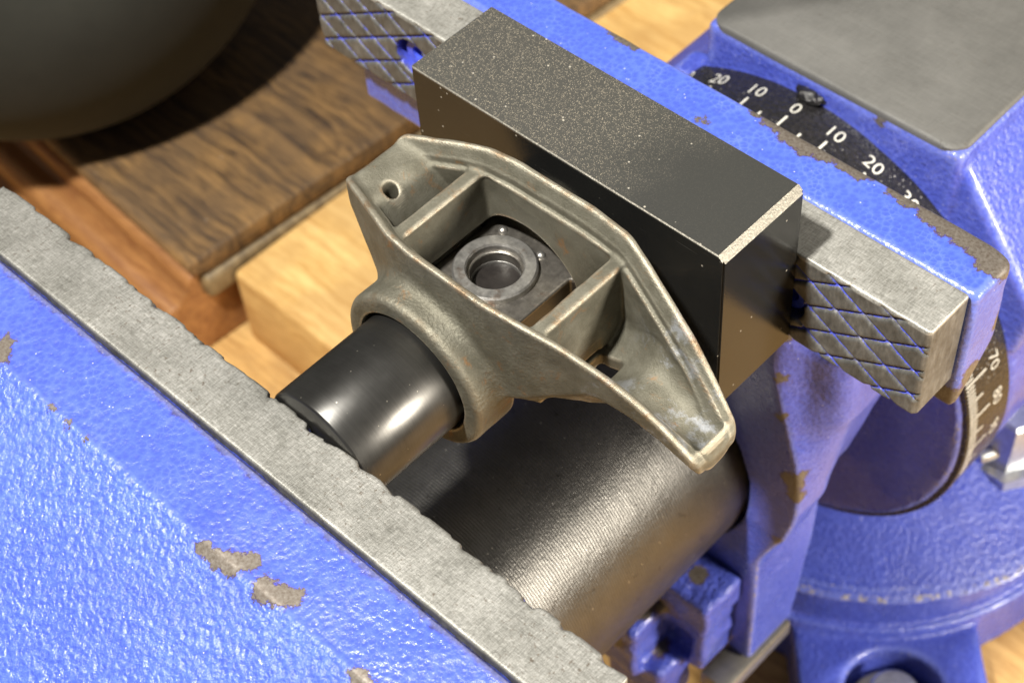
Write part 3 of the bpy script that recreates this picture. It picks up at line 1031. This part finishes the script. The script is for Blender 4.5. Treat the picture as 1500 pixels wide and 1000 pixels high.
# ================================================================ BLACK SPACER BLOCK
m_block = black_block('black_oxide_block')
m_bedge = bare_edge('worn_block_edge', (0.30, 0.28, 0.235))
bm = bm_box(-156.5, 0, 0, 45.9, -86, 0)
bm.edges.ensure_lookup_table()
def edge_at(bm, fn):
    return [e for e in bm.edges if all(fn(v.co) for v in e.verts)]
e1 = edge_at(bm, lambda c: c.x > -1 and c.z > -1)
r1 = bmesh.ops.bevel(bm, geom=e1, offset=2.9, segments=1, affect='EDGES', material=1)
e2 = [e for e in bm.edges if all(v.co.z > -0.01 for v in e.verts) and not all(v.co.x > -3.5 for v in e.verts)]
r2 = bmesh.ops.bevel(bm, geom=e2, offset=0.42, segments=1, affect='EDGES', material=1)
e3 = [e for e in bm.edges if abs((e.verts[0].co - e.verts[1].co).z) > 20]
bmesh.ops.bevel(bm, geom=e3, offset=0.8, segments=2, affect='EDGES', material=0)
blk = from_bm('spacer_block', bm, [m_block, m_bedge], None, False)
tag(blk, 'long black steel block with worn bright edges gripped against the far jaw', 'block')

# ================================================================ BLACK SOCKET
m_sock = turned_black('blackened_socket')
SK = (-80.5, -51.5)
o = from_bm('steel_tube', bm_lathe([(6, -128.4), (24.4, -128.4), (25.1, -128.0), (25.5, -127.3), (25.5, -80.2), (25.2, -79.6), (25.2, -66), (6, -66)], 'Y', (SK[0], 0, SK[1]), 160, close=True), m_sock, None, True, 40)
tag(o, 'smooth black steel tube pushed into the bore of the grey casting', 'tube')

# ================================================================ CASTING
m_cast = cast_steel('cast_steel')
h = 0.52
X, Y, Z, ax = grid((-139, -84, -90), (36, 2, 3), h)
YC = -40.0
v = np.abs(Y - YC)
xs = X[:, 0, 0]
def prof1(pts):
    # smooth-ish piecewise profile along x
    p = np.interp(xs, [a for a, b in pts], [b for a, b in pts])
    ker = np.ones(13) / 13
    pp = np.convolve(np.pad(p, 6, mode='edge'), ker, mode='valid')
    return pp.astype(np.float32)[:, None, None]
HW = prof1([(-145, 12.5), (-135.5, 16.0), (-101, 28.3), (-88, 30.0), (-52, 30.5), (-33, 28.8), (-20, 25.0), (-5, 20.8), (8, 17.6), (20, 14.4), (32, 11.6), (40, 10)])
ZT = prof1([(-145, -6), (-135.5, -5), (-110, -0.5), (-101, 0), (-33, 0), (-20, -4.0), (-5, -11), (8, -18.5), (20, -29), (32, -41.5), (40, -50)])
ZBt = prof1([(-145, -14), (-135, -20), (-127, -27), (-119, -37), (-112, -42), (-100, -46), (-60, -50), (-48, -50), (-40, -46), (-25, -35), (-8, -24.5), (6, -28), (18, -36), (32, -47), (40, -53)])
ZF = prof1([(-145, -9), (-135, -8), (-124, -10), (-117, -16), (-110, -31), (-104, -36), (-98, -40), (-36, -48), (-27, -47), (-18, -44), (-10, -38.5), (-4, -36), (4, -37), (14, -39.5), (22, -42), (29, -45), (40, -48)])
inx = np.maximum(-136.5 - X, X - 31.0) + 0 * Y + 0 * Z
TH = 6.2
slab_out = (v - HW) * 0.95 + 0 * Z
topcut = (Z - ZT) * 0.80
botcut = (ZBt - Z) * 0.72
# outer body between rim and lower edge
body = smax(smax(smax(slab_out, topcut, 0.9), botcut, 2.5), inx, 3.0)
# inner hollow: steps in twice below the rim
zl = ZT - Z
inn = HW - np.interp(zl + 0 * X, [-5, 0, 1.2, 5.0, 5.4, 8.0, 8.6, 9.2, 30], [2.0, 2.2, 3.0, 5.0, 5.5, 5.9, 7.2, 7.6, 8.0]).astype(np.float32)
vv = np.clip(v / np.maximum(HW - 5.0, 4), 0, 1)
ZFV = ZF + np.maximum(ZBt + 4.5 - ZF, 0) * vv ** 3
hollow = smax((v - inn) * 0.85, (ZFV - Z) * 0.70, 1.8)
# closed right tip, open left pad
hollow = smax(hollow, X - 28.4 + 0 * Y + 0 * Z, 1.2)
F = smax(body, -hollow, 0.7)
# floor of both arms
fl = smax(np.abs(Z - ZFV + 2.6) * 0.70 - 2.3, (v - HW + 2.0) * 0.95 + 0 * Z, 1.5)
fl = smax(fl, np.maximum(np.maximum(-136.0 - X, X - 31.5), np.minimum(X + 101, -35 - X)) + 0 * Y + 0 * Z, 1.5)
F = smin(F, fl, 2.0)
# ribs
for rx, zt_, zl_ in ((-103.0, -8.2, -82.0), (-33.0, -8.2, -44.0)):
    rib = smax(smax(np.abs(X - rx) - 3.1 + 0 * Y + 0 * Z, Z - zt_ + 0 * X + 0 * Y, 1.6), smax(v - HW + 3.0 + 0 * Z, zl_ - Z + 0 * X + 0 * Y, 1), 1)
    F = smin(F, rib, 1.8)
left_web = s_box(X, Y, Z, -106, -99.9, -62, -18, -86, -40, 1.0)
# main pocket between the ribs goes right through
pk = s_box(X, v + 0 * X, Z, -99.6, -36.4, -40, 22.4, -120, -8.6, 2.2)
# bosses
R = np.sqrt((X - SK[0]) ** 2 + (Z - SK[1]) ** 2) + 0 * Y
boss = smax(R - 34.8, np.maximum(v - 41.6, 17 - v) + 0 * X + 0 * Z, 3.5)
F = smin(F, boss, 5.0)
F = smax(F, -pk, 0.9)
bore = R - 26.9
F = smax(F, -bore, 0.9)
F = np.minimum(F, np.maximum(left_web, 23.0 - np.abs(X - SK[0])))
# window in the right-hand floor next to the rib
F = smax(F, -s_box(X, Y, Z, -30.5, -18.5, -54, -32, -80, -37, 1.5), 1.0)
# small round hole in the left pad
F = smax(F, -(np.sqrt((X + 122.6) ** 2 + (Y + 45.5) ** 2) - 2.9 + 0 * Z), 0.7)
F = F + 0.22 * vnoise(X, Y, Z, 6, 40)
o = surface('yoke_casting', F, ax, h, m_cast, None, convex=3)
tag(o, 'grey cast steel yoke with ribbed pockets clamped between tube and black block', 'casting')

# ================================================================ BUSHING CARRIER INSIDE THE CASTING
m_bear = bearing_steel('bearing_steel', (0.50, 0.485, 0.455), 0.34)
m_bear2 = bearing_steel('oiled_shade_steel', (0.27, 0.25, 0.22), 0.32, SK[0])
h = 0.5
X, Y, Z, ax = grid((SK[0] - 27, -66, SK[1] - 27), (SK[0] + 27, -1, SK[1] + 27), h)
R = np.sqrt((X - SK[0]) ** 2 + (Z - SK[1]) ** 2)
F = smax(R - 26.3 + 0 * Y, np.abs(Y + 33) - 31.5 + 0 * X + 0 * Z, 1.5)
flat = smax(smax(-38.5 - Z + 0 * X + 0 * Y, Y + 8 + 0 * X + 0 * Z, 4.0), -62 - Y + 0 * X + 0 * Z, 1)
F = smax(F, -flat, 0.6)
F = smax(F, -smax(smax(22.0 - np.abs(X - SK[0]) + 0 * Y + 0 * Z, Y + 17 + 0 * X + 0 * Z, 1), -62 - Y + 0 * X + 0 * Z, 1), 0.6)

RCX, RCY = -82.5, -33.0
hole = np.sqrt((X - RCX) ** 2 + (Y - RCY) ** 2) - 9.8 + 0 * Z
F = smax(F, -np.maximum(hole, -80 - Z), 0.4)
CARR = root('bushing_carrier', (SK[0], -33, SK[1] - 26.3), 'oily round steel carrier with a raised ring seated inside the grey casting', 'carrier')
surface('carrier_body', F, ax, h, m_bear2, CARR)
from_bm('ring', bm_lathe([(11.0, -41), (11.0, -36.0), (11.6, -35.2), (15.8, -35.2), (16.5, -35.9), (16.5, -41)], 'Z', (RCX, RCY, 0), 96, close=True), m_bear, CARR, True, 35)
m_bore = plain('bore_shade_black', (0.012, 0.010, 0.009), 0.35, 0.0, 0.4, 0.3)
from_bm('bore_shade', bm_lathe([(9.65, -45), (9.65, -74), (0.01, -74)], 'Z', (RCX, RCY, 0), 64), m_bore, CARR, True, 40)  # added dark tube, its black stands in for the shade of the deep bore
from_bm('inner_lip', bm_lathe([(9.7, -52), (9.7, -43.4), (10.9, -42.4), (10.9, -52)], 'Z', (RCX, RCY, 0), 72, close=True), m_bear, CARR, True, 35)
for dx in (-12.5, 7.5):
    from_bm('dimple_pin', bm_lathe([(0.01, -37.0), (1.2, -37.3), (1.9, -38.2), (1.9, -41)], 'Z', (RCX + dx, RCY + 17.3, 0), 24), m_bear, CARR, True, 60)
